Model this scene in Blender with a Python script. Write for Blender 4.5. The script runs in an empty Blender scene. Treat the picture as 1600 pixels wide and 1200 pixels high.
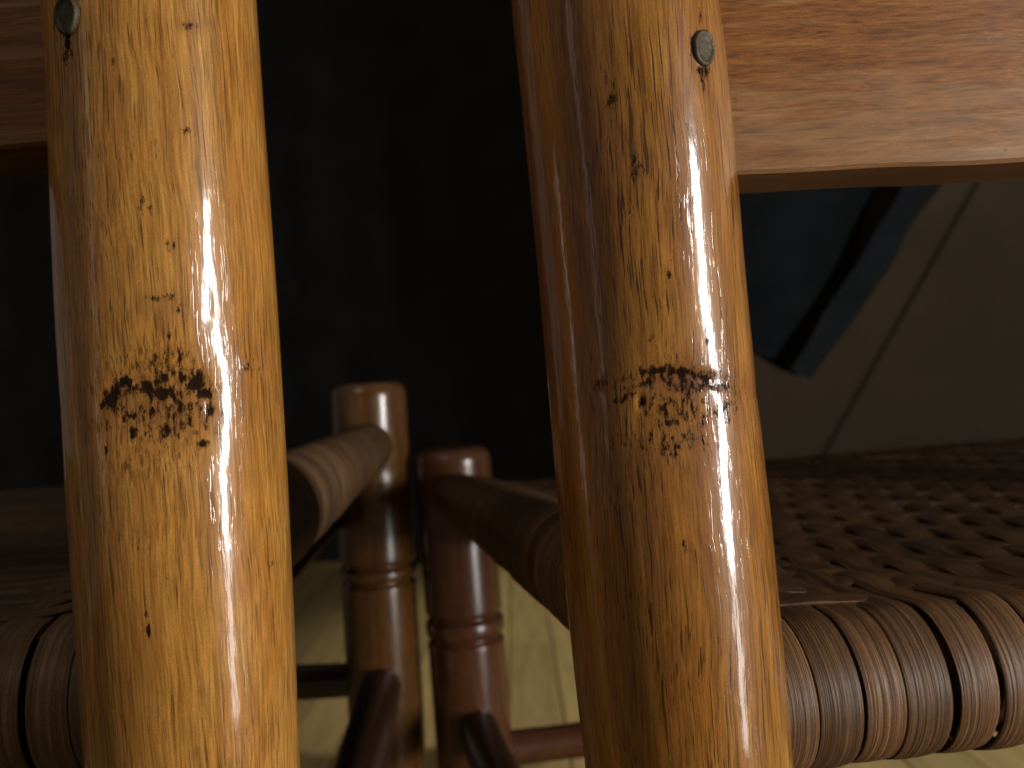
import bpy, math, random
import numpy as np
from mathutils import Vector, Matrix

random.seed(7)
rng = np.random.default_rng(11)
scene = bpy.context.scene
COL = scene.collection
R = math.radians

# ------------------------------------------------------------------ camera
FPX = 1450.0                 # focal length in pixels of a 1600 px wide frame
ROLL = R(4.2)
CAM = Vector((0.0, 0.0, 0.50))
cam_d = bpy.data.cameras.new("camera")
cam = bpy.data.objects.new("camera", cam_d)
COL.objects.link(cam)
cam_d.sensor_width = 36.0
cam_d.lens = 36.0 * FPX / 1600.0
cam_d.clip_start = 0.01
cam_d.clip_end = 60
cam_d.dof.use_dof = True
cam_d.dof.focus_distance = 0.182
cam_d.dof.aperture_fstop = 19.0
cam.matrix_world = Matrix.Translation(CAM) @ Matrix.Rotation(R(90), 4, 'X') @ Matrix.Rotation(-ROLL, 4, 'Z')
scene.camera = cam

# ------------------------------------------------------------------ world (indoors, nearly dark)
w = bpy.data.worlds.new("World")
scene.world = w
w.use_nodes = True
bg = w.node_tree.nodes["Background"]
bg.inputs[0].default_value = (1.0, 0.93, 0.85, 1)
bg.inputs[1].default_value = 0.11

# ------------------------------------------------------------------ lamps
def aim(o, target):
    d = Vector(target) - o.location
    o.rotation_euler = d.to_track_quat('-Z', 'Y').to_euler()

def area(name, loc, target, sx, sy, power, col, spread=180):
    d = bpy.data.lights.new(name, 'AREA')
    d.shape = 'RECTANGLE'
    d.size = sx
    d.size_y = sy
    d.energy = power
    d.color = col
    d.spread = R(spread)
    o = bpy.data.objects.new(name, d)
    COL.objects.link(o)
    o.location = loc
    aim(o, target)
    return o

# tall narrow light to the right behind the camera (a doorway), a wide dim one to the left, a ceiling downlight
area("doorway_light", (0.98, -0.32, 0.52), (0.0, 0.2, 0.50), 0.12, 0.53, 3.0, (1.0, 0.95, 0.90), 62)
area("doorway_light_low", (0.98, -0.32, 0.08), (0.0, 0.2, 0.40), 0.125, 0.34, 0.20, (1.0, 0.95, 0.90), 62)
area("room_light", (-1.1, -0.5, 0.80), (-0.05, 0.2, 0.52), 0.10, 0.8, 0.16, (1.0, 0.93, 0.88))
area("lamp_overhead", (-0.62, -0.75, 1.75), (-0.16, 0.2, 0.60), 0.45, 0.4, 4.2, (1.0, 0.88, 0.72))
sd = bpy.data.lights.new("ceiling_downlight", 'SPOT')
sd.energy = 105
sd.color = (1.0, 0.93, 0.80)
sd.spot_size = R(50)
sd.spot_blend = 0.45
sd.shadow_soft_size = 0.12
so = bpy.data.objects.new("ceiling_downlight", sd)
COL.objects.link(so)
so.location = (0.62, 1.80, 2.5)
aim(so, (0.58, 1.80, 0.0))

s2 = bpy.data.lights.new("added_bounce_spot", 'SPOT')  # unseen spot added so floor bounce brightens the lower front posts
s2.energy = 230
s2.color = (1.0, 0.93, 0.82)
s2.spot_size = R(36)
s2.spot_blend = 0.4
s2.shadow_soft_size = 0.12
so2 = bpy.data.objects.new("added_bounce_spot", s2)
COL.objects.link(so2)
so2.location = (1.35, 0.85, 2.5)
aim(so2, (1.35, 0.85, 0.0))

scene.view_settings.view_transform = 'Standard'
scene.view_settings.look = 'None'
scene.view_settings.exposure = -0.12
scene.view_settings.gamma = 1.0

# ------------------------------------------------------------------ helpers
CR, SR = math.cos(ROLL), math.sin(ROLL)

def unroll(px, py):
    a, b = px - 800.0, 600.0 - py
    return a * CR + b * SR, -a * SR + b * CR

def at(px, py, Y):
    u, v = unroll(px, py)
    return Vector((u / FPX * Y, Y, CAM.z + v / FPX * Y))

def project(P):
    P = np.asarray(P, float)
    u = P[:, 0] / P[:, 1] * FPX
    v = (P[:, 2] - CAM.z) / P[:, 1] * FPX
    return 800 + u * CR - v * SR, 600 - (u * SR + v * CR)

def link(name, verts, faces, mat, parent=None, smooth=True, uvs=None):
    me = bpy.data.meshes.new(name)
    me.from_pydata([tuple(map(float, v)) for v in verts], [], faces)
    if smooth:
        me.polygons.foreach_set('use_smooth', [True] * len(me.polygons))
    if uvs is not None:
        uvs = np.asarray(uvs, np.float32)
        ul = me.uv_layers.new(name="UVMap")
        idx = np.empty(len(me.loops), np.int32)
        me.loops.foreach_get('vertex_index', idx)
        ul.data.foreach_set('uv', uvs[idx].ravel())
    me.materials.append(mat)
    me.update()
    o = bpy.data.objects.new(name, me)
    COL.objects.link(o)
    if parent:
        o.parent = parent
    return o

def thing(name, label, cat, group=None):
    o = bpy.data.objects.new(name, None)
    COL.objects.link(o)
    o['label'] = label
    o['category'] = cat
    if group:
        o['group'] = group
    return o

def waves(P, n, kmin, kmax, stretch=(1, 1, 1), seed=0):
    """smooth pseudo-noise: a sum of random plane waves"""
    g = np.random.default_rng(seed)
    out = np.zeros(len(P))
    Q = P * np.array(stretch)
    for _ in range(n):
        d = g.normal(size=3)
        d /= np.linalg.norm(d)
        k = math.exp(g.uniform(math.log(kmin), math.log(kmax)))
        out += np.sin(Q @ d * k + g.uniform(0, 6.28))
    return out / math.sqrt(n)

# ------------------------------------------------------------------ materials
class NT:
    def __init__(self, name):
        self.m = bpy.data.materials.new(name)
        self.m.use_nodes = True
        self.t = self.m.node_tree
        self.b = self.t.nodes["Principled BSDF"]
    def n(self, typ, **kw):
        nd = self.t.nodes.new(typ)
        for k, v in kw.items():
            setattr(nd, k, v)
        return nd
    def l(self, a, b):
        self.t.links.new(a, b)
    def mapping(self, src, scale, loc=(0, 0, 0), rot=(0, 0, 0)):
        mp = self.n('ShaderNodeMapping')
        mp.inputs['Scale'].default_value = scale
        mp.inputs['Location'].default_value = loc
        mp.inputs['Rotation'].default_value = rot
        self.l(src, mp.inputs[0])
        return mp.outputs[0]
    def noise(self, vec, scale, detail=2.0, rough=0.5, dist=0.0):
        nd = self.n('ShaderNodeTexNoise')
        nd.inputs['Scale'].default_value = scale
        nd.inputs['Detail'].default_value = detail
        nd.inputs['Roughness'].default_value = rough
        nd.inputs['Distortion'].default_value = dist
        self.l(vec, nd.inputs['Vector'])
        return nd.outputs[0]
    def ramp(self, fac, stops, interp='LINEAR'):
        nd = self.n('ShaderNodeValToRGB')
        cr = nd.color_ramp
        cr.interpolation = interp
        while len(cr.elements) > 1:
            cr.elements.remove(cr.elements[-1])
        for i, (p, c) in enumerate(stops):
            e = cr.elements[0] if i == 0 else cr.elements.new(p)
            e.position = p
            e.color = (*c, 1) if len(c) == 3 else c
        self.l(fac, nd.inputs[0])
        return nd.outputs[0]
    def step(self, fac, lo, hi):
        nd = self.n('ShaderNodeMapRange', interpolation_type='SMOOTHSTEP')
        nd.inputs['From Min'].default_value = lo
        nd.inputs['From Max'].default_value = hi
        self.l(fac, nd.inputs['Value'])
        return nd.outputs['Result']
    def math(self, op, a, b=None, c=None):
        nd = self.n('ShaderNodeMath', operation=op)
        for i, x in enumerate((a, b, c)):
            if x is None:
                continue
            if isinstance(x, (int, float)):
                nd.inputs[i].default_value = x
            else:
                self.l(x, nd.inputs[i])
        return nd.outputs[0]
    def mix(self, fac, a, b, blend='MIX'):
        nd = self.n('ShaderNodeMix', data_type='RGBA', blend_type=blend)
        if isinstance(fac, (int, float)):
            nd.inputs[0].default_value = fac
        else:
            self.l(fac, nd.inputs[0])
        for i, x in ((6, a), (7, b)):
            if isinstance(x, tuple):
                nd.inputs[i].default_value = (*x, 1)
            else:
                self.l(x, nd.inputs[i])
        return nd.outputs[2]
    def bump(self, h, strength, dist, prev=None):
        nd = self.n('ShaderNodeBump')
        nd.inputs['Strength'].default_value = strength
        nd.inputs['Distance'].default_value = dist
        self.l(h, nd.inputs['Height'])
        if prev is not None:
            self.l(prev, nd.inputs['Normal'])
        return nd.outputs[0]

def wood(name, cols, axis=2, rough=0.22, seed=0.0, pores=0.75, bumpy=1.0, stained=False, coat=0.0, blotch=0.5, pscale=2500, pst=0.026, plim=0.735, wear=None, spec=0.5):
    """varnished wood; grain runs along the given local axis"""
    k = NT(name)
    tc = k.n('ShaderNodeTexCoord').outputs['Object']
    def st(f):
        s = [1, 1, 1]
        s[axis] = f
        return tuple(s)
    warp = k.noise(k.mapping(tc, (1, 1, 1), (seed, 0, 0)), 35, 2)
    wv = k.n('ShaderNodeVectorMath', operation='MULTIPLY_ADD')
    cmb = k.n('ShaderNodeCombineXYZ')
    wm = k.math('MULTIPLY', k.math('SUBTRACT', warp, 0.5), 0.0025)
    for i in range(3):
        if i != axis:
            k.l(wm, cmb.inputs[i])
    wv = k.n('ShaderNodeVectorMath', operation='ADD')
    k.l(tc, wv.inputs[0])
    k.l(cmb.outputs[0], wv.inputs[1])
    co = wv.outputs[0]
    band = k.noise(k.mapping(co, st(0.05), (seed, seed * 2, seed)), 330, 6, 0.62)
    base = k.ramp(band, [(0.22, cols[0]), (0.50, cols[1]), (0.78, cols[2])])
    # cloudy varnish and stain colour
    cloud = k.noise(k.mapping(tc, st(0.35), (seed + 3, 0, 0)), 55, 5, 0.6)
    base = k.mix(k.math('MULTIPLY', k.step(cloud, 0.40, 0.68), blotch), base, cols[3])
    cloud2 = k.noise(k.mapping(tc, st(0.5), (0, seed + 5, 0)), 110, 4, 0.6)
    base = k.mix(k.math('MULTIPLY', k.step(cloud2, 0.45, 0.75), 0.35), base, cols[4])
    fine = k.noise(k.mapping(co, st(0.04), (seed, 1, 0)), 2000, 3, 0.6)
    base = k.mix(0.75, base, k.ramp(fine, [(0.3, (0.38, 0.33, 0.28)), (0.7, (1.30, 1.28, 1.24))]), 'MULTIPLY')
    gr = k.noise(tc, 4200, 1, 0.5)
    base = k.mix(0.45, base, k.ramp(gr, [(0.3, (0.62, 0.60, 0.62)), (0.7, (1.3, 1.3, 1.28))]), 'MULTIPLY')
    # pores: short dark dashes along the grain, in drifting patches
    pn = k.noise(k.mapping(co, st(pst), (seed + 9, 0, 2)), pscale, 2, 0.5)
    patch = k.noise(k.mapping(tc, st(0.4), (seed + 1, 4, 0)), 60, 2)
    thr = k.math('MULTIPLY_ADD', patch, -0.30, plim)
    pmask = k.step(k.math('SUBTRACT', pn, thr), 0.0, 0.07)
    base = k.mix(k.math('MULTIPLY', pmask, pores), base, tuple(c * 0.16 for c in cols[0]))
    if wear is not None:        # finish rubbed off along the lower edge, with long grey streaks
        sep = k.n('ShaderNodeSeparateXYZ')
        k.l(tc, sep.inputs[0])
        stk = k.noise(k.mapping(tc, st(0.035), (seed + 2, 0, 0)), 260, 4, 0.6)
        hz = k.math('MULTIPLY', k.math('SUBTRACT', wear, sep.outputs[2]), 28.0)
        wm_ = k.step(k.math('ADD', hz, k.math('MULTIPLY', k.math('SUBTRACT', stk, 0.5), 2.6)), -0.25, 0.65)
        base = k.mix(k.math('MULTIPLY', wm_, 0.42), base, (0.20, 0.125, 0.064))
        dk = k.step(stk, 0.60, 0.72)
        base = k.mix(k.math('MULTIPLY', dk, 0.8), base, (0.075, 0.038, 0.018))
        lt = k.step(k.noise(k.mapping(tc, st(0.03), (seed + 6, 3, 1)), 420, 3, 0.6), 0.54, 0.76)
        base = k.mix(k.math('MULTIPLY', lt, 0.38), base, (0.34, 0.21, 0.105))
    # specks
    sp = k.noise(k.mapping(tc, st(0.45), (seed + 7, 2, 0)), 330, 3, 0.6)
    sm = k.step(sp, 0.72, 0.80)
    base = k.mix(k.math('MULTIPLY', sm, 0.6), base, (0.03, 0.017, 0.01))
    rgh = k.math('MULTIPLY_ADD', pmask, 0.05, rough)
    rgh = k.math('MULTIPLY_ADD', k.math('SUBTRACT', cloud2, 0.5), 0.12, rgh)
    if stained:
        a = k.n('ShaderNodeAttribute', attribute_name='stain')
        fl = k.noise(k.mapping(tc, st(0.45), (2, seed, 0)), 900, 5, 0.7)
        edge = k.math('ADD', a.outputs['Fac'], k.math('MULTIPLY', k.math('SUBTRACT', fl, 0.5), 2.7))
        smk = k.math('MULTIPLY', k.step(edge, 0.18, 0.66), k.step(a.outputs['Fac'], 0.02, 0.2))
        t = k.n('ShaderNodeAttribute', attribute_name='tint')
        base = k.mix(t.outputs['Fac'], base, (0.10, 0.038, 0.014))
        base = k.mix(k.math('MULTIPLY', smk, 0.97), base, (0.007, 0.004, 0.003))
        k.l(k.math('MULTIPLY_ADD', smk, -0.95 * spec, spec), k.b.inputs['Specular IOR Level'])
        rgh = k.math('MULTIPLY_ADD', smk, 0.1, rgh)
        k.l(k.math('MULTIPLY_ADD', smk, -0.9 * coat, coat), k.b.inputs['Coat Weight'])
    k.l(base, k.b.inputs['Base Color'])
    k.l(rgh, k.b.inputs['Roughness'])
    k.b.inputs['IOR'].default_value = 1.6
    if not stained:
        k.b.inputs['Specular IOR Level'].default_value = spec
    if not stained:
        k.b.inputs['Coat Weight'].default_value = coat
    k.l(k.math('MULTIPLY_ADD', k.math('SUBTRACT', cloud, 0.5), 0.08, 0.075), k.b.inputs['Coat Roughness'])
    h1 = k.noise(k.mapping(co, st(0.08), (seed, 0, 0)), 900, 3, 0.55)
    b1 = k.bump(h1, 0.10 * bumpy, 0.0003)
    h2 = k.noise(k.mapping(tc, st(0.6), (seed, 0, 0)), 190, 2)
    b2 = k.bump(h2, 0.06 * bumpy, 0.0010, b1)
    b3 = k.bump(k.math('SUBTRACT', k.math('MULTIPLY', fine, 0.35), pmask), 0.13 * bumpy, 0.00012, b2)
    k.l(b3, k.b.inputs['Normal'])
    k.l(b3, k.b.inputs['Coat Normal'])
    return k.m

HONEY = [(0.18, 0.074, 0.014), (0.275, 0.126, 0.023), (0.35, 0.182, 0.038), (0.23, 0.092, 0.020), (0.35, 0.198, 0.048)]
AMBER = [(0.12, 0.046, 0.009), (0.20, 0.085, 0.014), (0.28, 0.130, 0.022), (0.145, 0.052, 0.012), (0.27, 0.135, 0.026)]
SLAT = [(0.080, 0.029, 0.008), (0.165, 0.064, 0.016), (0.23, 0.099, 0.026), (0.15, 0.062, 0.018), (0.135, 0.044, 0.012)]
TURN = [(0.06, 0.025, 0.008), (0.145, 0.064, 0.016), (0.22, 0.104, 0.025), (0.08, 0.031, 0.010), (0.18, 0.084, 0.021)]
RED = [(0.06, 0.021, 0.009), (0.115, 0.042, 0.016), (0.16, 0.064, 0.024), (0.085, 0.029, 0.012), (0.14, 0.055, 0.019)]
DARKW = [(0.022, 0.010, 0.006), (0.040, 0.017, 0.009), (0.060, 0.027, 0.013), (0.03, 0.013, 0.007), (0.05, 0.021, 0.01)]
M_honey = wood("honey_varnished_wood", HONEY, 2, 0.36, 0.0, 0.62, 1.0, True, coat=0.8, spec=0.10)
M_amber = wood("amber_varnished_wood", AMBER, 2, 0.36, 4.3, 0.85, 1.15, True, coat=0.8, spec=0.10)
M_slat = wood("worn_slat_wood", SLAT, 0, 0.42, 2.1, 0.35, 1.2, pscale=2600, pst=0.018, plim=0.78, wear=0.560, spec=0.15)
M_turn = wood("turned_brown_wood", TURN, 2, 0.24, 6.0, 0.5, 0.5)
M_red = wood("turned_red_wood", RED, 2, 0.26, 8.0, 0.4, 0.5)
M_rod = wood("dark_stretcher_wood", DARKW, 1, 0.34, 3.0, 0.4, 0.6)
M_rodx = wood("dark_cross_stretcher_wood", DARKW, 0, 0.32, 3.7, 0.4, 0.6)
M_redx = wood("red_cross_stretcher_wood", RED, 0, 0.32, 5.7, 0.4, 0.6)

def strand_mat(name, c0, c1, c2, seed=0.0):
    k = NT(name)
    uv = k.n('ShaderNodeUVMap', uv_map='UVMap').outputs[0]
    oi = k.n('ShaderNodeObjectInfo')
    off = k.n('ShaderNodeVectorMath', operation='ADD')
    cm = k.n('ShaderNodeCombineXYZ')
    k.l(k.math('MULTIPLY', oi.outputs['Random'], 37.0), cm.inputs[0])
    k.l(k.math('MULTIPLY', oi.outputs['Random'], 91.0), cm.inputs[1])
    k.l(uv, off.inputs[0])
    k.l(cm.outputs[0], off.inputs[1])
    u = off.outputs[0]
    fib = k.noise(k.mapping(u, (900, 14, 1)), 1.0, 3, 0.6)
    fib2 = k.noise(k.mapping(u, (2400, 30, 1)), 1.0, 2, 0.6)
    blot = k.noise(k.mapping(u, (120, 45, 1)), 1.0, 3, 0.6)
    base = k.ramp(fib, [(0.25, c0), (0.5, c1), (0.75, c2)])
    base = k.mix(0.6, base, k.ramp(fib2, [(0.3, (0.5, 0.48, 0.46)), (0.7, (1.35, 1.33, 1.3))]), 'MULTIPLY')
    base = k.mix(k.math('MULTIPLY', k.step(blot, 0.42, 0.7), 0.55), base, c0)
    tone = k.math('MULTIPLY_ADD', oi.outputs['Random'], 0.5, 0.75)
    hs = k.n('ShaderNodeHueSaturation')
    k.l(base, hs.inputs['Color'])
    k.l(tone, hs.inputs['Value'])
    gr = k.noise(k.n('ShaderNodeTexCoord').outputs['Object'], 2600, 1)
    base = k.mix(0.5, hs.outputs[0], k.ramp(gr, [(0.3, (0.55, 0.52, 0.56)), (0.7, (1.35, 1.35, 1.32))]), 'MULTIPLY')
    k.l(base, k.b.inputs['Base Color'])
    k.b.inputs['Roughness'].default_value = 0.5
    k.b.inputs['Specular IOR Level'].default_value = 0.22
    h = k.math('ADD', fib, k.math('MULTIPLY', fib2, 0.5))
    k.l(k.bump(h, 0.7, 0.0008), k.b.inputs['Normal'])
    return k.m

M_cane = strand_mat("brown_cane_strand", (0.036, 0.017, 0.007), (0.085, 0.042, 0.017), (0.155, 0.085, 0.036))
M_canel = strand_mat("dull_cane_strand", (0.04, 0.021, 0.010), (0.092, 0.050, 0.023), (0.16, 0.094, 0.047))

def metal_mat():
    k = NT("tarnished_nail_metal")
    tc = k.n('ShaderNodeTexCoord').outputs['Object']
    n = k.noise(tc, 900, 4, 0.65)
    k.l(k.ramp(n, [(0.3, (0.018, 0.014, 0.008)), (0.6, (0.052, 0.040, 0.020)), (0.8, (0.105, 0.083, 0.045))]), k.b.inputs['Base Color'])
    k.b.inputs['Metallic'].default_value = 0.25
    k.b.inputs['Roughness'].default_value = 0.55
    k.b.inputs['Specular IOR Level'].default_value = 0.25
    k.l(k.bump(n, 0.5, 0.0004), k.b.inputs['Normal'])
    return k.m
M_nail = metal_mat()

def cloth_mat(name, c0, c1):
    k = NT(name)
    tc = k.n('ShaderNodeTexCoord').outputs['Object']
    n = k.noise(tc, 14, 4, 0.6)
    f = k.noise(tc, 900, 2)
    base = k.ramp(n, [(0.3, c0), (0.7, c1)])
    base = k.mix(0.4, base, k.ramp(f, [(0.3, (0.6, 0.6, 0.6)), (0.7, (1.3, 1.3, 1.3))]), 'MULTIPLY')
    k.l(base, k.b.inputs['Base Color'])
    k.b.inputs['Roughness'].default_value = 0.85
    k.b.inputs['Specular IOR Level'].default_value = 0.2
    k.l(k.bump(n, 0.5, 0.02), k.b.inputs['Normal'])
    return k.m
M_navy = cloth_mat("navy_cloth", (0.024, 0.033, 0.046), (0.040, 0.052, 0.070))
M_navyl = cloth_mat("navy_lining_cloth", (0.036, 0.047, 0.062), (0.054, 0.069, 0.086))

M_shade = cloth_mat("dark_shade", (0.008, 0.007, 0.0065), (0.015, 0.0133, 0.012))  # near-black colour standing for shade in the fold and the background

def wall_mat():
    k = NT("tan_wall")
    tc = k.n('ShaderNodeTexCoord').outputs['Object']
    n = k.noise(tc, 3.5, 5, 0.6)
    g = k.noise(tc, 120, 3, 0.6)
    base = k.ramp(n, [(0.3, (0.22, 0.178, 0.140)), (0.7, (0.29, 0.235, 0.185))])
    base = k.mix(0.35, base, k.ramp(g, [(0.3, (0.7, 0.68, 0.68)), (0.7, (1.2, 1.2, 1.2))]), 'MULTIPLY')
    k.l(base, k.b.inputs['Base Color'])
    k.b.inputs['Roughness'].default_value = 0.8
    k.l(k.bump(g, 0.3, 0.004), k.b.inputs['Normal'])
    return k.m
M_wall = wall_mat()

def floor_mat():
    k = NT("yellow_floor_boards")
    tc = k.n('ShaderNodeTexCoord').outputs['Object']
    oi = k.n('ShaderNodeObjectInfo')
    n = k.noise(k.mapping(tc, (1, 0.08, 1)), 60, 5, 0.6)
    base = k.ramp(n, [(0.3, (0.32, 0.225, 0.085)), (0.5, (0.42, 0.305, 0.12)), (0.7, (0.48, 0.36, 0.155))])
    hs = k.n('ShaderNodeHueSaturation')
    k.l(base, hs.inputs['Color'])
    k.l(k.math('MULTIPLY_ADD', oi.outputs['Random'], 0.35, 0.80), hs.inputs['Value'])
    g = k.noise(tc, 420, 2)
    base = k.mix(0.4, hs.outputs[0], k.ramp(g, [(0.3, (0.7, 0.7, 0.7)), (0.7, (1.2, 1.2, 1.2))]), 'MULTIPLY')
    k.l(base, k.b.inputs['Base Color'])
    k.b.inputs['Roughness'].default_value = 0.5
    k.l(k.bump(n, 0.2, 0.002), k.b.inputs['Normal'])
    return k.m
M_floor = floor_mat()

# ------------------------------------------------------------------ floor and wall
WALL_Y = 3.3
def box(name, x0, x1, y0, y1, z0, z1, mat, parent=None, bev=0.0):
    b = bev
    v, f = [], []
    for z, i in ((z0, 0.0), (z1 - b, 0.0), (z1, b)):
        v += [(x0 + i, y0 + i, z), (x1 - i, y0 + i, z), (x1 - i, y1 - i, z), (x0 + i, y1 - i, z)]
    for r in range(2):
        for q in range(4):
            a, c = r * 4 + q, r * 4 + (q + 1) % 4
            f.append((a, c, c + 4, a + 4))
    f += [(8, 9, 10, 11), (3, 2, 1, 0)]
    return link(name, v, f, mat, parent, False)

floor = box("floor", -2.6, 2.8, -1.6, WALL_Y, -0.06, -0.014, M_floor)
floor['kind'] = 'structure'
pw = 0.082
plank_me = None
for i in range(-22, 24):
    y = -1.6 - random.uniform(0, 1.2)
    while y < WALL_Y - 0.01:
        L = 1.7
        y0, y1 = max(y, -1.6), min(y + L, WALL_Y - 0.004)
        if y1 - y0 > 0.05:
            if abs(y1 - y0 - L) < 1e-6 and plank_me is not None:
                p = bpy.data.objects.new("floor_plank", plank_me)
                COL.objects.link(p)
                p.parent = floor
            else:
                p = box("floor_plank", -pw / 2 + 0.0012, pw / 2 - 0.0012, 0.0012, y1 - y0 - 0.0012, -0.014, 0.0, M_floor, floor, 0.0015)
                if abs(y1 - y0 - L) < 1e-6:
                    plank_me = p.data
            p.location = (i * pw, y0, random.uniform(-0.0006, 0.0006))
        y += L

wall = box("back_wall", -3.0, 3.4, WALL_Y + 0.025, WALL_Y + 0.12, -0.06, 2.6, M_wall)
wall['kind'] = 'structure'
# two seams part the wall into three boards: one nearly upright, one slanting to the right
sA0, sA1 = at(748, 690, WALL_Y), at(742, 360, WALL_Y)
sB0, sB1 = at(1290, 705, WALL_Y), at(1540, 262, WALL_Y)
def seam_x(p, q, z):
    return p.x + (q.x - p.x) * (z - p.z) / (q.z - p.z)
def slab(xl, xr, name="wall_panel", y0=WALL_Y, y1=WALL_Y + 0.022):
    v, f = [], []
    zs = [0.002, 0.9, 1.7, 2.6]
    b = 0.006
    for z in zs:
        l, r = xl(z), xr(z)
        v += [(l, y1, z), (l, y0 + b, z), (l + b, y0, z), (r - b, y0, z), (r, y0 + b, z), (r, y1, z)]
    for i in range(len(zs) - 1):
        for q in range(5):
            a = i * 6 + q
            f.append((a, a + 1, a + 7, a + 6))
    return link(name, v, f, M_wall, wall, False)
zc = lambda p, q: (lambda z: max(-2.9, min(3.3, seam_x(p, q, z))))
slab(lambda z: -2.95, lambda z: zc(sA0, sA1)(z) - 0.004)
slab(lambda z: zc(sA0, sA1)(z) + 0.004, lambda z: zc(sB0, sB1)(z) - 0.006)
slab(lambda z: zc(sB0, sB1)(z) + 0.006, lambda z: 3.35, y0=WALL_Y - 0.012)

# ------------------------------------------------------------------ chairs
CH_L = thing("wooden_chair", "honey coloured wooden chair whose thick back post has a knot full of black specks", "chair", "ladder back chairs standing side by side")
CH_R = thing("wooden_chair", "darker amber wooden chair whose back post has a creased knot below a round nail head", "chair", "ladder back chairs standing side by side")

POST_Y = 0.20
def edge_curve(pts):
    zs, ts = [], []
    for px, py in pts:
        u, v = unroll(px, py)
        zs.append(CAM.z + v / FPX * (POST_Y - 0.004))
        ts.append(math.atan(u / FPX))
    o = np.argsort(zs)
    zs, ts = np.array(zs)[o], np.array(ts)[o]
    return zs, ts

def smooth_interp(z, zs, ts):
    n = len(zs)
    c = np.polynomial.chebyshev.Chebyshev.fit(zs, ts, 5)
    zc_ = np.clip(z, zs[0], zs[-1])
    out = c(zc_)
    sl = (ts[-1] - ts[0]) / (zs[-1] - zs[0])
    return out + sl * 0.55 * (z - zc_)

def rear_post(left, right, mat, parent, spots, tints, shaper, seed):
    zs_l, t_l = edge_curve(left)
    zs_r, t_r = edge_curve(right)
    z = np.concatenate([np.linspace(0, 0.40, 40)[:-1], np.linspace(0.40, 0.605, 420), np.linspace(0.605, 0.955, 36)[1:]])
    al, ar = smooth_interp(z, zs_l, t_l), smooth_interp(z, zs_r, t_r)
    am, ah = (al + ar) / 2, (ar - al) / 2
    d = POST_Y / np.cos(am)
    rad = d * np.sin(ah)
    cx = POST_Y * np.tan(am)
    # taper to floor, round the top knob
    rad = rad * np.where(z < 0.40, 0.88 + 0.12 * np.clip(z / 0.40, 0, 1) ** 0.5, 1.0)
    top = np.clip((z - 0.925) / 0.03, 0, 1)
    rad = rad * np.sqrt(np.clip(1 - top ** 2, 0.0025, 1))
    nf, nb = 230, 50
    th = np.concatenate([np.linspace(-math.pi * 1.04, math.pi * 0.04, nf, endpoint=False),
                         np.linspace(math.pi * 0.04, math.pi * 0.96, nb, endpoint=False)])
    nt = len(th)
    Z, T = np.meshgrid(z, th, indexing='ij')
    RR, CX = np.meshgrid(rad, th, indexing='ij')[0], np.meshgrid(cx, th, indexing='ij')[0]
    P = np.stack([CX + RR * np.cos(T), POST_Y + RR * np.sin(T), Z], -1).reshape(-1, 3)
    Nn = np.stack([np.cos(T), np.sin(T), np.zeros_like(T)], -1).reshape(-1, 3)
    px, py = project(P)
    front = Nn[:, 1] < 0.3
    dsp = 0.00013 * waves(P, 14, 60, 240, (1, 1, 0.35), seed) + 0.00003 * waves(P, 16, 350, 900, (1, 1, 0.25), seed + 1)
    dsp += np.where(front, shaper(px, py), 0)
    P = P + Nn * dsp[:, None]
    faces = []
    nz = len(z)
    for i in range(nz - 1):
        a = i * nt
        for j in range(nt):
            k2 = (j + 1) % nt
            faces.append((a + j, a + k2, a + nt + k2, a + nt + j))
    faces.append(tuple(range((nz - 1) * nt, nz * nt)))
    o = link("rear_post", P, faces, mat, parent)
    st = np.zeros(len(P))
    for (sx, sy, rx, ry, s) in spots:
        st = np.maximum(st, s * np.exp(-(((px - sx) / rx) ** 2 + ((py - sy) / ry) ** 2) * 0.9))
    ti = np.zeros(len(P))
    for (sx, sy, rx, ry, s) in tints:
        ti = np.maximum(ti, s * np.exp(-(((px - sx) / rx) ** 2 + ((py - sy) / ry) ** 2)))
    for nm, arr in (('stain', st), ('tint', ti)):
        arr = np.where(front, arr, 0).astype(np.float32)
        at_ = o.data.attributes.new(nm, 'FLOAT', 'POINT')
        at_.data.foreach_set('value', arr)
    return o, (z, cx, rad)

def g2(px, py, x, y, rx, ry):
    return np.exp(-((px - x) / rx) ** 2 - ((py - y) / ry) ** 2)

def line_spots(pts, r, s, n=9):
    out = []
    for (x0, y0), (x1, y1) in zip(pts[:-1], pts[1:]):
        for t in np.linspace(0, 1, n):
            out.append((x0 + (x1 - x0) * t, y0 + (y1 - y0) * t, r * 1.4, r, s))
    return out

L_left = [(62, 0), (70, 120), (75, 240), (78, 400), (86, 520), (92, 600), (97, 700), (105, 850), (118, 1000), (131, 1190)]
L_right = [(400, 0), (410, 150), (419, 280), (430, 420), (438, 560), (444, 650), (453, 800), (460, 950), (465, 1080), (470, 1200)]
R_left = [(798, 0), (812, 130), (826, 280), (842, 430), (853, 560), (863, 680), (873, 800), (886, 950), (900, 1080), (914, 1200)]
R_right = [(1122, 0), (1140, 130), (1152, 250), (1162, 380), (1175, 520), (1190, 650), (1203, 800), (1217, 930), (1228, 1060), (1240, 1200)]

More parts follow.
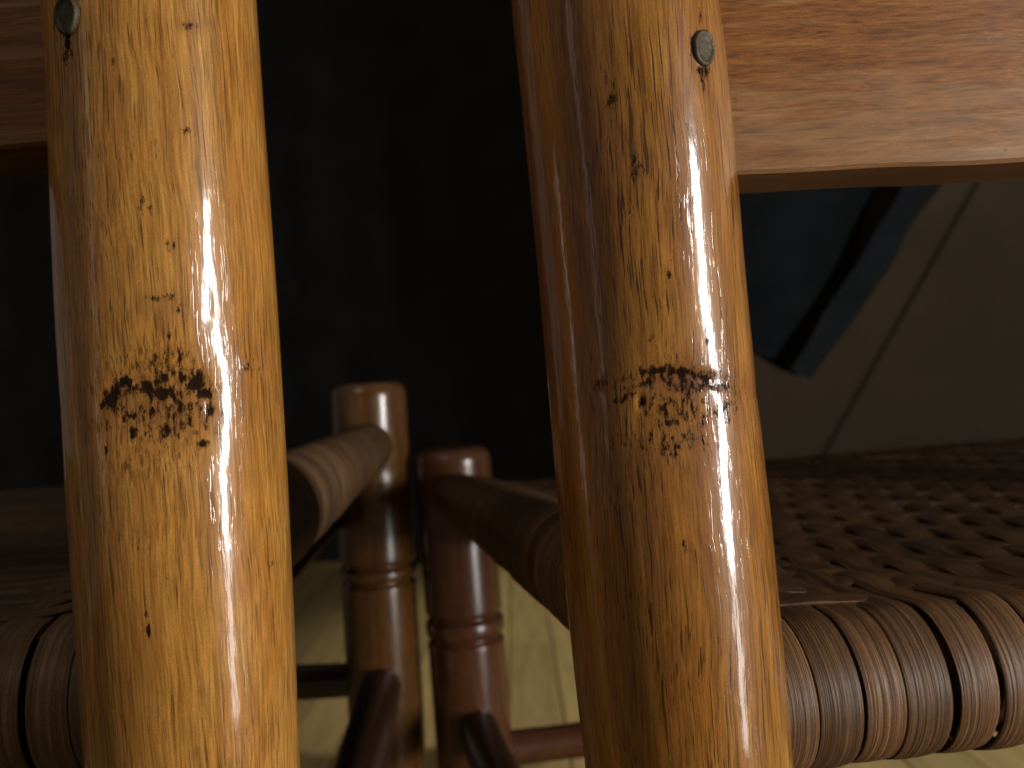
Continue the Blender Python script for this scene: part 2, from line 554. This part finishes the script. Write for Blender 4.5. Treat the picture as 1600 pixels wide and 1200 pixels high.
spots_L = [(250, 610, 88, 18, .58), (265, 578, 60, 20, .44), (250, 655, 92, 32, .42), (173, 621, 12, 22, 1), (190, 596, 18, 10, .85), (222, 606, 11, 12, .8), (250, 613, 17, 12, 1), (257, 589, 8, 10, .8), (279, 634, 9, 17, .85),
           (308, 597, 18, 15, 1), (322, 613, 12, 9, .95), (329, 639, 8, 11, .8), (259, 671, 8, 13, .95), (204, 678, 9, 12, .8), (197, 652, 15, 10, .6),
           (316, 693, 9, 7, .8), (240, 643, 14, 7, .55), (264, 528, 6, 9, .5), (264, 565, 32, 24, .46), (286, 593, 8, 10, .75), (160, 632, 8, 12, .7),
           (305, 660, 26, 14, .36), (250, 640, 95, 45, .26), (390, 571, 16, 10, .42), (265, 380, 9, 12, .5), (228, 322, 14, 18, .42), (178, 95, 6, 13, .45),
           (295, 40, 20, 8, .45), (424, 880, 5, 10, .55), (232, 985, 4, 14, .7), (229, 955, 3, 20, .5), (290, 205, 7, 6, .5), (266, 910, 8, 8, .45),
           (103, 25, 16, 30, 1.0), (106, 75, 7, 22, .8), (250, 465, 30, 6, .42), (280, 475, 10, 14, .35), (165, 700, 4, 16, .5), (240, 235, 6, 20, .4)]
tints_L = [(250, 635, 105, 50, .55), (255, 480, 50, 30, .35), (240, 180, 60, 60, .2), (180, 1080, 60, 120, .35), (300, 40, 40, 14, .35)]  # brown of the knot and patches, plus shade painted at the lower left
spots_R = (line_spots([(1002, 582), (1040, 577), (1075, 581), (1105, 592), (1140, 604)], 7, .85)
           + line_spots([(962, 628), (985, 616), (1010, 608)], 5, .62)
           + line_spots([(1085, 655), (1115, 648), (1148, 628)], 5, .55)
           + line_spots([(975, 694), (1000, 700)], 6, .45) + line_spots([(1040, 712), (1090, 704)], 6, .4)
           + [(1001, 628, 6, 12, 1.1), (1039, 640, 9, 22, .7), (1046, 660, 15, 8, .72), (1093, 638, 7, 12, .7), (1088, 602, 60, 20, .64), (1050, 596, 85, 15, .54), (1000, 606, 40, 12, .5), (1065, 640, 85, 32, .50), (1050, 692, 75, 22, .40), (1097, 78, 20, 26, .62), (1099, 118, 7, 22, .7), (1105, 610, 30, 12, .5),
              (1045, 425, 8, 16, .55), (1050, 395, 10, 14, .45), (992, 262, 16, 24, .5), (1107, 533, 5, 8, .8), (1020, 528, 10, 12, .45), (955, 140, 9, 45, .45),
              (1098, 110, 10, 8, .75), (1093, 15, 5, 22, .5), (985, 330, 6, 14, .4), (1056, 330, 10, 12, .4), (960, 690, 7, 15, .5), (1070, 850, 5, 16, .45),
              (1127, 1000, 4, 10, .5), (1055, 1040, 6, 14, .4), (940, 600, 10, 10, .4), (1030, 990, 14, 5, .4)])
spots_R = [(x, y, rx, ry, v * 0.84) for x, y, rx, ry, v in spots_R]
tints_R = [(1075, 596, 85, 24, .75), (1050, 700, 80, 40, .28), (900, 400, 55, 330, .45), (960, 1050, 60, 170, .5), (990, 250, 40, 60, .3), (930, 800, 50, 150, .3)]  # brown of the knot, plus shade painted down the left side

def shape_L(px, py):
    d = -0.0019 * g2(px, py, 250, 635, 97, 85) + 0.0003 * g2(px, py, 250, 760, 120, 60)
    d += 0.0003 * g2(px, py, 255, 640, 60, 25)
    d += 0.0004 * g2(px, py, 390, 570, 18, 12) - 0.00010 * g2(px, py, 326, 475, 9, 40)
    for sx, sy, rx, ry, s in spots_L[:13]:
        d -= 0.00028 * s * g2(px, py, sx, sy, rx, ry)
    return d

def shape_R(px, py):
    yc = 590 + 0.0016 * (px - 1060) ** 2
    m = np.exp(-((px - 1075) / 95.0) ** 2)
    d = -0.0013 * g2(px, py, 1060, 632, 95, 78) - 0.00050 * m * np.exp(-((py - yc) / 13.0) ** 2)
    d += 0.00042 * m * np.exp(-((py - yc - 42) / 34.0) ** 2)
    d += 0.00012 * m * np.exp(-((py - yc + 40) / 40.0) ** 2)
    d -= 0.00016 * g2(px, py, 1115, 650, 50, 9)
    d -= 0.0005 * g2(px, py, 1001, 628, 6, 11)
    return d

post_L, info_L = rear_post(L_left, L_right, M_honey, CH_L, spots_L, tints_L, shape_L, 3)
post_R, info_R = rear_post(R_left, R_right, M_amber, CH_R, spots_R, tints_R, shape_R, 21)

def frame(d):
    d = Vector(d).normalized()
    a = Vector((0, 0, 1)) if abs(d.z) < 0.9 else Vector((1, 0, 0))
    s = d.cross(a).normalized()
    return d, s, s.cross(d).normalized()

def lathe(name, p0, p1, prof, mat, parent, seg=48, wob=0.0, seed=0):
    """round bar from p0 to p1; prof = [(t, radius)]"""
    p0, p1 = Vector(p0), Vector(p1)
    d, s, u = frame(p1 - p0)
    v, f = [], []
    for t, r in prof:
        c = p0 + (p1 - p0) * t
        for k in range(seg):
            a = 2 * math.pi * k / seg
            v.append(c + s * (r * math.cos(a)) + u * (r * math.sin(a)))
    v = np.array([tuple(q) for q in v])
    if wob:
        ax = np.array([tuple(p0 + (p1 - p0) * t) for t, r in prof for _ in range(seg)])
        dirn = v - ax
        v = ax + dirn * (1 + wob * waves(v, 10, 40, 200, (1, 1, 0.4), seed))[:, None]
    n = len(prof)
    for i in range(n - 1):
        for k in range(seg):
            k2 = (k + 1) % seg
            f.append((i * seg + k, i * seg + k2, (i + 1) * seg + k2, (i + 1) * seg + k))
    f.append(tuple(range(seg))[::-1])
    f.append(tuple(range((n - 1) * seg, n * seg)))
    return link(name, v, f, mat, parent)

def front_post(base, top, r, grooves, mat, parent, seed, joint=None):
    base, top = Vector(base), Vector(top)
    H = (top - base).length
    prof = []
    zs = list(np.linspace(0, H - 0.012, 150))
    for gz in grooves:
        zs += list(np.linspace(gz - 0.004, gz + 0.004, 13))
    zs = sorted(set(round(z, 5) for z in zs))
    for z in zs:
        rr = r * (0.80 + 0.20 * min(1, z / (H * 0.6)))
        for gz in grooves:
            rr -= 0.0022 * math.exp(-((z - gz) / 0.0017) ** 2)
        gm = sum(grooves) / len(grooves)
        rr += 0.0006 * math.exp(-((z - gm) / 0.004) ** 2)
        if joint is not None:
            rr -= 0.0007 * math.exp(-((z - joint) / 0.004) ** 2)
        prof.append((z / H, rr))
    for q in np.linspace(0.1, 1, 10):
        a = q * math.pi / 2
        prof.append(((H - 0.012 + 0.012 * math.sin(a) * 0.75) / H, max(0.0015, r * (1 - 0.32 * (1 - math.cos(a)) ** 1.2) if q < 0.98 else 0.0015)))
    return lathe("front_post", base, top, prof, mat, parent, 64, 0.006, seed)

def rod(name, p0, p1, r, mat, parent, seed=0, r1=None):
    r1 = r if r1 is None else r1
    prof = []
    for t in np.linspace(0, 1, 30):
        prof.append((t, (r + (r1 - r) * t) * (0.86 + 0.14 * math.sin(math.pi * min(max(t, 0.02), 0.98)) ** 0.4)))
    return lathe(name, p0, p1, prof, mat, parent, 28, 0.02, seed)

def ext(a, b, z):
    """point of the line a-b at height z"""
    t = (z - a.z) / (b.z - a.z)
    return a + (b - a) * t

FY = 0.55
# left chair, front post in view
fl_t, fl_b = at(574, 590, FY), at(597, 1000, FY + 0.002)
fl_base = ext(fl_t, fl_b, 0.0)
def dist_on(base, a, b, px, py, Y):
    return (ext(a, b, at(px, py, Y).z) - base).length
fp_L = front_post(fl_base, fl_t, 0.0222, [dist_on(fl_base, fl_t, fl_b, 588, 889, FY - .02), dist_on(fl_base, fl_t, fl_b, 588, 915, FY - .02)], M_turn, CH_L, 5,
                  dist_on(fl_base, fl_t, fl_b, 585, 738, FY - .02))
fr_t, fr_b = at(704, 692, FY), at(735, 1080, FY)
fr_base = ext(fr_t, fr_b, 0.0)
fp_R = front_post(fr_base, fr_t, 0.0226, [dist_on(fr_base, fr_t, fr_b, 726, 972, FY - .02), dist_on(fr_base, fr_t, fr_b, 726, 1007, FY - .02)], M_red, CH_R, 6)

YAW = R(7)
cxL = lambda z: float(np.interp(z, info_L[0], info_L[1]))
cxR = lambda z: float(np.interp(z, info_R[0], info_R[1]))
# far posts of each chair (outside the frame)
def plain_post(x, y, mat, parent, seed):
    prof = [(t, 0.0225 * (0.86 + 0.14 * min(1, t * 2)) * (math.sqrt(max(0.003, 1 - max(0, (t - 0.97) / 0.03) ** 2)))) for t in np.linspace(0, 1, 90)]
    return lathe("rear_post", (x, y, 0), (x + (0.01 if x > 0 else -0.01), y - 0.005, 0.955), prof, mat, parent, 48, 0.012, seed)
RRx, RRy = 0.032 + 0.41 * math.cos(YAW), POST_Y + 0.41 * math.sin(YAW)
LLx, LLy = -0.49, POST_Y + 0.015
for nm, (x, y), mat, par, sd_ in (("r", (RRx, RRy), M_amber, CH_R, 31), ("l", (LLx, LLy), M_honey, CH_L, 32)):
    o = plain_post(x, y, mat, par, sd_)
    for a_ in ('stain', 'tint'):
        o.data.attributes.new(a_, 'FLOAT', 'POINT')
fr2 = Vector((fr_base.x + 0.50 * math.cos(YAW), fr_base.y + 0.50 * math.sin(YAW), 0))
front_post(fr2, fr2 + Vector((0.004, 0, fr_t.z)), 0.0226, [0.33, 0.345], M_red, CH_R, 8)
fl2 = Vector((fl_base.x - 0.48, fl_base.y + 0.02, 0))
front_post(fl2, fl2 + Vector((-0.004, 0, fl_t.z)), 0.0222, [0.37, 0.382], M_turn, CH_L, 9)

# ------------------------------------------------------------------ back slats
def slat(parent, pa, pb, z0a, z0b, h, bow, thick, mat, seed):
    """board between two posts, bowed towards the viewer; pa, pb = (x, y)"""
    nx, sec = 90, []
    hh = h
    c = 0.0008
    sec = [(-0.5 * thick + c, 0), (-0.5 * thick, c), (-0.5 * thick, hh * .25), (-0.5 * thick, hh * .5), (-0.5 * thick, hh * .75), (-0.5 * thick, hh - c), (-0.5 * thick + c, hh),
           (0.5 * thick - c, hh), (0.5 * thick, hh - c), (0.5 * thick, c), (0.5 * thick - c, 0)]
    v, f = [], []
    A, B = Vector((pa[0], pa[1], 0)), Vector((pb[0], pb[1], 0))
    t = (B - A).normalized()
    n = Vector((-t.y, t.x, 0))
    m = len(sec)
    for i in range(nx + 1):
        q = i / nx
        p = A + (B - A) * q - n * (bow * 4 * q * (1 - q))
        zb = z0a + (z0b - z0a) * q
        for (dy, dz) in sec:
            e = 0.0004 * math.sin(q * 17 + seed) + 0.00015 * math.sin(q * 61 + dz * 300)
            v.append((p.x + n.x * dy, p.y + n.y * dy, zb + dz + (e if dz < hh * .5 else -e)))
    for i in range(nx):
        for k in range(m):
            k2 = (k + 1) % m
            f.append((i * m + k, i * m + k2, (i + 1) * m + k2, (i + 1) * m + k))
    f.append(tuple(range(m)))
    f.append(tuple(range(nx * m, nx * m + m))[::-1])
    f = [tuple(reversed(q)) for q in f]
    o = link("back_slat", v, f, mat, parent)
    md = o.modifiers.new("edges", 'EDGE_SPLIT')
    md.split_angle = R(40)
    return o

SY = POST_Y + 0.006
pR = at(1165, 276, SY - 0.008)
slat(CH_R, (cxR(0.55), SY), (RRx, RRy + 0.006), pR.z, pR.z + 0.001, 0.075, 0.005, 0.022, M_slat, 1.0)
slat(CH_R, (cxR(0.75), SY), (RRx, RRy + 0.006), 0.72, 0.722, 0.075, 0.005, 0.022, M_slat, 2.0)
pL = at(72, 235, SY - 0.008)
slat(CH_L, (LLx, LLy + 0.006), (cxL(0.55), SY), pL.z + 0.001, pL.z, 0.075, 0.005, 0.022, M_slat, 3.0)
slat(CH_L, (LLx, LLy + 0.006), (cxL(0.75), SY), 0.735, 0.735, 0.075, 0.005, 0.022, M_slat, 4.0)

# nail heads set in the posts beside the slats
def nail(px, py, post, cx, rad, r, tilt):
    # find the point on the post surface seen at this pixel
    dirn = (at(px, py, 1.0) - CAM)
    best = None
    for Y in np.linspace(0.165, 0.205, 800):
        p = CAM + dirn * Y
        if (p.x - cx) ** 2 + (p.y - POST_Y) ** 2 <= rad ** 2:
            best = p
            break
    n = Vector((best.x - cx, best.y - POST_Y, 0)).normalized()
    d, s, u = frame(n)
    prof = [(0.00, -0.002), (r * 1.0, -0.002), (r * 1.04, 0.0002), (r * 1.0, 0.0007), (r * 0.86, 0.00095), (r * 0.78, 0.0006), (r * 0.45, 0.0005), (r * 0.2, 0.0007), (0.00002, 0.0006)]
    v, f = [], []
    sg = 32
    for (rr, h) in prof:
        for k in range(sg):
            a = 2 * math.pi * k / sg
            wob = 1 + 0.03 * math.sin(2 * a + 1) + 0.012 * math.sin(5 * a)
            x, y = rr * wob * math.cos(a) * 0.86, rr * wob * math.sin(a) * 1.12
            v.append(best + s * (x * math.cos(tilt) - y * math.sin(tilt)) + u * (x * math.sin(tilt) + y * math.cos(tilt)) + d * (h + 0.0001))
    for i in range(len(prof) - 1):
        for k in range(sg):
            k2 = (k + 1) % sg
            f.append((i * sg + k, i * sg + k2, (i + 1) * sg + k2, (i + 1) * sg + k))
    return link("nail_head", v, f, M_nail, post)

zR = at(1097, 76, 0.19).z
nail(1097, 76, post_R, cxR(zR), float(np.interp(zR, info_R[0], info_R[2])), 0.0033, 0.35)
zL = at(104, 28, 0.19).z
nail(106, 24, post_L, cxL(zL), float(np.interp(zL, info_L[0], info_L[2])), 0.0034, 0.1)

# ------------------------------------------------------------------ woven seats
def ribbon(name, path, wdir, ndir, width, mat, parent, crown=0.00035, thick=0.0010, closed=True):
    n = len(path)
    S = [-1, -0.93, -0.6, -0.2, 0.2, 0.6, 0.93, 1]
    v, f, uv = [], [], []
    L = 0.0
    for i in range(n):
        if i:
            L += (path[i] - path[i - 1]).length
        P, W, N, wd = path[i], wdir[i], ndir[i], width[i]
        for s in S:
            h = crown * (1 - abs(s) ** 2.5)
            v.append(P + W * (wd / 2 * s) + N * h)
            uv.append((wd * s / 2, L))
        v.append(P + W * (wd / 2 * 0.9) - N * thick)
        uv.append((wd / 2, L))
        v.append(P - W * (wd / 2 * 0.9) - N * thick)
        uv.append((-wd / 2, L))
    m = len(S) + 2
    for i in range(n if closed else n - 1):
        i2 = (i + 1) % n
        for k in range(m):
            k2 = (k + 1) % m
            f.append((i * m + k, i * m + k2, i2 * m + k2, i2 * m + k))
    return link(name, v, f, mat, parent, True, uv)

def woven_seat(parent, RL, RRt, FL, FRt, zr, zf, zs_rear, zs_front, Rr, Rs, nw, nf, mat, seed, m_rod, m_rodx, t0=0.055, t1=0.945):
    """RL.. = (x, y) of the post axes; zr, zf = heights of rear and front rail axes; zs_* = side rail axis heights"""
    g = random.Random(seed)
    RL, RRt, FL, FRt = [Vector((p[0], p[1], 0)) for p in (RL, RRt, FL, FRt)]
    lerp = lambda a, b, t: a + (b - a) * t
    rod("rear_rail", (RL.x, RL.y + 0.018, zr), (RRt.x, RRt.y + 0.018, zr), Rr - 0.0035, m_rodx, parent, seed)
    rod("front_rail", (FL.x, FL.y, zf), (FRt.x, FRt.y, zf), Rr - 0.0035, m_rodx, parent, seed + 1)
    for (A, B) in ((RL, FL), (RRt, FRt)):
        rod("side_rail", (A.x, A.y, zs_rear), (B.x, B.y, zs_front), Rs - 0.0035, m_rod, parent, seed + 2, (Rs - 0.0035) * 0.72)
    A_ = lambda t: lerp(RL, RRt, t) + Vector((0, 0.018, zr))
    B_ = lambda t: lerp(FL, FRt, t) + Vector((0, 0, zf))
    Wr, Wf = (RRt - RL).length, (FRt - FL).length
    D = ((FL + FRt) / 2 - (RL + RRt) / 2).length
    amp = 0.0006
    def base(s, t):
        z = lerp(zr + Rr, zf + Rr, s)
        zside = lerp(zs_rear, zs_front, s) + Rs
        edge = math.exp(-(min(t, 1 - t) * Wr / 0.030) ** 1.5)
        body = math.sin(math.pi * min(max(s, 0), 1)) ** 0.5 if 0 < s < 1 else 0
        return z + edge * body * max(0, zside - z) * 0.8 - 0.005 * body * math.sin(math.pi * t)
    s_of = [0.075 + (0.945 - 0.075) * j / (nf - 1) for j in range(nf)]
    t_of = [t0 + (t1 - t0) * i / (nw - 1) for i in range(nw)]
    sgn = lambda i, j: 1 if ((i + j) % 4) < 2 else -1
    spr, spf = Wr * (t1 - t0) / (nw - 1), Wf * (t1 - t0) / (nw - 1)
    up = Vector((0, 0, 1))
    # strands running front to back
    for i, t in enumerate(t_of):
        jt = g.uniform(-0.0022, 0.0022)
        a, b = A_(t + jt), B_(t)
        dv = (b - a)
        dv.z = 0
        dirn = dv.normalized()
        wr = (RRt - RL).normalized()
        wf = (FRt - FL).normalized()
        P, W, N, wd = [], [], [], []
        wv = g.uniform(0.86, 1.02)
        lift = g.uniform(0, 0.0011)
        for q in np.linspace(-90, -265, 22):        # round the rear rail: below, behind, above
            an = R(q)
            n = dirn * math.cos(an) + up * math.sin(an)
            P.append(a + n * (Rr + lift))
            W.append(wr); N.append(n); wd.append(spr * wv)
        for q in range(1, nf * 4):
            s = 0.03 + 0.94 * q / (nf * 4)
            j = (s - s_of[0]) / (s_of[1] - s_of[0])
            j0 = math.floor(j)
            fr = j - j0
            fr = fr * fr * (3 - 2 * fr)
            o = lerp(sgn(i, j0), sgn(i, j0 + 1), fr)
            o *= min(1, s / 0.09, (1 - s) / 0.06)
            p = lerp(a, b, s)
            P.append(Vector((p.x, p.y, base(s, t) + amp * o)))
            W.append(lerp(wr, wf, s).normalized()); N.append(up.copy()); wd.append(lerp(spr, spf, s) * wv)
        for q in np.linspace(85, -90, 16):
            an = R(q)
            n = dirn * math.cos(an) + up * math.sin(an)
            P.append(b + n * Rr)
            W.append(wf); N.append(n); wd.append(spf * wv)
        for q in np.linspace(0.06, 0.94, 8):
            p = lerp(b, a, q)
            P.append(p - up * (Rr - 0.002)); W.append(lerp(wf, wr, q).normalized()); N.append(-up); wd.append(lerp(spf, spr, q) * wv)
        ribbon("seat_strand", P, W, N, wd, mat, parent)
    # strands running side to side, wound round the side rails
    Ls = (FL - RL).length
    for j, s in enumerate(s_of):
        cl = lerp(RL, FL, s) + up * lerp(zs_rear, zs_front, s)
        cr = lerp(RRt, FRt, s) + up * lerp(zs_rear, zs_front, s)
        dv = cr - cl
        dv.z = 0
        dirn = dv.normalized()
        wl, wr_ = (FL - RL).normalized(), (FRt - RRt).normalized()
        Rj = lerp(Rs, Rs * 0.74, s) + g.uniform(0, 0.0006)
        wdt = Ls * (s_of[1] - s_of[0]) * g.uniform(0.93, 1.0)
        P, W, N = [], [], []
        for q in np.linspace(-90, -262, 22):
            an = R(q)
            n = dirn * math.cos(an) + up * math.sin(an)
            P.append(cl + n * Rj); W.append(-wl); N.append(n)
        for q in range(1, nw * 4):
            t = 0.02 + 0.96 * q / (nw * 4)
            i = (t - t_of[0]) / (t_of[1] - t_of[0])
            i0 = math.floor(i)
            fr = i - i0
            fr = fr * fr * (3 - 2 * fr)
            o = -lerp(sgn(i0, j), sgn(i0 + 1, j), fr)
            o *= max(0, min(1, (t - 0.03) / 0.04, (0.97 - t) / 0.04))
            p = lerp(cl, cr, t)
            ed = math.exp(-(min(t, 1 - t) * Wr / 0.012) ** 2)
            z = lerp(base(s, t), p.z + Rj, ed)
            P.append(Vector((p.x, p.y, z + amp * o))); W.append(-lerp(wl, wr_, t).normalized()); N.append(up.copy())
        for q in np.linspace(82, -90, 16):
            an = R(q)
            n = dirn * math.cos(an) + up * math.sin(an)
            P.append(cr + n * Rj); W.append(-wr_); N.append(n)
        for q in np.linspace(0.06, 0.94, 8):
            p = lerp(cr, cl, q)
            P.append(p - up * (Rj - 0.002)); W.append(-lerp(wr_, wl, q).normalized()); N.append(-up)
        ribbon("seat_strand", P, W, N, [wdt] * len(P), mat, parent)

woven_seat(CH_R, (cxR(0.43), POST_Y), (RRx, RRy), (fr_t.x, fr_t.y), (fr2.x, fr2.y), 0.4225, 0.424, 0.448, 0.438, 0.0175, 0.0172, 35, 30, M_cane, 1, M_rod, M_rodx)
woven_seat(CH_L, (LLx, LLy), (cxL(0.43), POST_Y), (fl2.x, fl2.y), (fl_t.x, fl_t.y), 0.434, 0.440, 0.466, 0.470, 0.0175, 0.0175, 35, 30, M_canel, 2, M_rod, M_rodx)

# ------------------------------------------------------------------ stretchers
def on_post(t, b, z):
    return ext(t, b, z)
zsl = at(588, 1055, FY).z
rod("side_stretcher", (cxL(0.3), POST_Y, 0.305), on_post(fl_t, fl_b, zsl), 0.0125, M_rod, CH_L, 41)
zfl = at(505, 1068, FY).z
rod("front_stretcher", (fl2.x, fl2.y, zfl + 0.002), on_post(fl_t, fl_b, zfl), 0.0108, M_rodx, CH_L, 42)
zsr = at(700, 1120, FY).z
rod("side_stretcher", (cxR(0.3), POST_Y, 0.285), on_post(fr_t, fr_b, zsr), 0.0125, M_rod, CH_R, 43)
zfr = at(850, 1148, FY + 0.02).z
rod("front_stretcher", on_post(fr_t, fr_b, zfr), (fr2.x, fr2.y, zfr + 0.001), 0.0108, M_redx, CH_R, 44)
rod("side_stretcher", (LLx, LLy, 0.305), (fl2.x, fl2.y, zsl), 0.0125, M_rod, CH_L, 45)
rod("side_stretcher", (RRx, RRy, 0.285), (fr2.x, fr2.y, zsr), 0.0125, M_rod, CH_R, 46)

# ------------------------------------------------------------------ dark garment hanging behind
GY = 1.0
gar = thing("hanging_garment", "dark navy cloth garment hanging behind the chairs, its pointed hem showing under the right slat", "garment")
def gp(px, py):
    p = at(px, py, GY)
    return (p.x, p.z)
def fold(x, z, a, b):
    return GY + 0.012 * math.sin(x * 30 + z * 12) + 0.006 * math.sin(x * 57 - z * 15 + 1)
def sheet(par, name, low, high, n, m, mat, depth, thick=0.004):
    low, high = np.array(low), np.array(high)
    q = np.linspace(0, 1, m + 1)
    lo = np.stack([np.interp(q, np.linspace(0, 1, len(low)), low[:, k]) for k in (0, 1)], -1)
    hi = np.stack([np.interp(q, np.linspace(0, 1, len(high)), high[:, k]) for k in (0, 1)], -1)
    v, f = [], []
    K = (n + 1) * (m + 1)
    for off in (0, thick):
        for i in range(n + 1):
            for j in range(m + 1):
                p = lo[j] + (hi[j] - lo[j]) * i / n
                v.append((p[0], depth(p[0], p[1], j / m, i / n) + off, p[1]))
    for i in range(n):
        for j in range(m):
            a = i * (m + 1) + j
            f.append((a, a + 1, a + m + 2, a + m + 1))
            f.append((K + a, K + a + m + 1, K + a + m + 2, K + a + 1))
    for ids in ([i * (m + 1) for i in range(n + 1)], [i * (m + 1) + m for i in range(n + 1)], list(range(m + 1)), [n * (m + 1) + j for j in range(m + 1)]):
        for a, b in zip(ids[:-1], ids[1:]):
            f.append((a, b, K + b, K + a))
    return link(name, v, f, mat, par)
TOPZ = 1.43
def up_to(px0, py0, px1, py1):
    """where the line through two picture points reaches the height TOPZ"""
    a, b = gp(px0, py0), gp(px1, py1)
    t = (TOPZ - a[1]) / (b[1] - a[1])
    return (a[0] + (b[0] - a[0]) * t, TOPZ)
eR = up_to(1275, 585, 1490, 262)
eB = up_to(1212, 560, 1390, 262)
eF = up_to(1240, 580, 1432, 262)
eT = up_to(1290, 565, 1470, 262)
sheet(gar, "body_panel", [gp(905, 480), gp(1000, 515), gp(1100, 535), gp(1180, 550), gp(1212, 560)],
      [(0.10, TOPZ), (0.24, TOPZ), (0.36, TOPZ), ((0.36 + eB[0]) / 2, TOPZ), eB], 80, 80, M_navy, fold)
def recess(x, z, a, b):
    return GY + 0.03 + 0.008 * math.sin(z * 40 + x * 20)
sheet(gar, "fold_shade_panel", [gp(1195, 552), gp(1225, 572), gp(1262, 588), gp(1290, 565)], [(eB[0] - 0.06, TOPZ), (eB[0], TOPZ), (eF[0], TOPZ), eT], 60, 14, M_shade, recess)  # garment fold with its shadow painted near black
def band_depth(x, z, a, b):
    return GY - 0.004 - 0.010 * math.sin(math.pi * a) + 0.008 * math.sin(b * 34 + a * 2) * (0.3 + a) + 0.004 * math.sin(b * 81 + 2)
sheet(gar, "turned_edge", [gp(1236, 578), gp(1265, 592), gp(1282, 572)], [eF, ((eF[0] + eR[0]) / 2, TOPZ), eR], 90, 14, M_navyl, band_depth, 0.006)
blk = thing("background_shade", "near-black sheet added for the background shade seen between the posts", "shade sheet")  # unlit background painted as an added dark sheet
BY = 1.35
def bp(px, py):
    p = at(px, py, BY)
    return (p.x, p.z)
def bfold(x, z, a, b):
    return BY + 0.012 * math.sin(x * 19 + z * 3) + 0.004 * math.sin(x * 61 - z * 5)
sheet(blk, "shade_sheet", [bp(-260, 860), bp(100, 880), bp(430, 880), bp(620, 880), bp(741, 880), bp(800, 880), bp(870, 880), bp(935, 880)],
      [(-1.1, 1.6), (-0.8, 1.6), (-0.5, 1.6), (-0.3, 1.6), (-0.16, 1.6), (-0.10, 1.6), (0.0, 1.6), (0.16, 1.6)], 60, 120, M_shade, bfold)

bpy.context.view_layer.update()
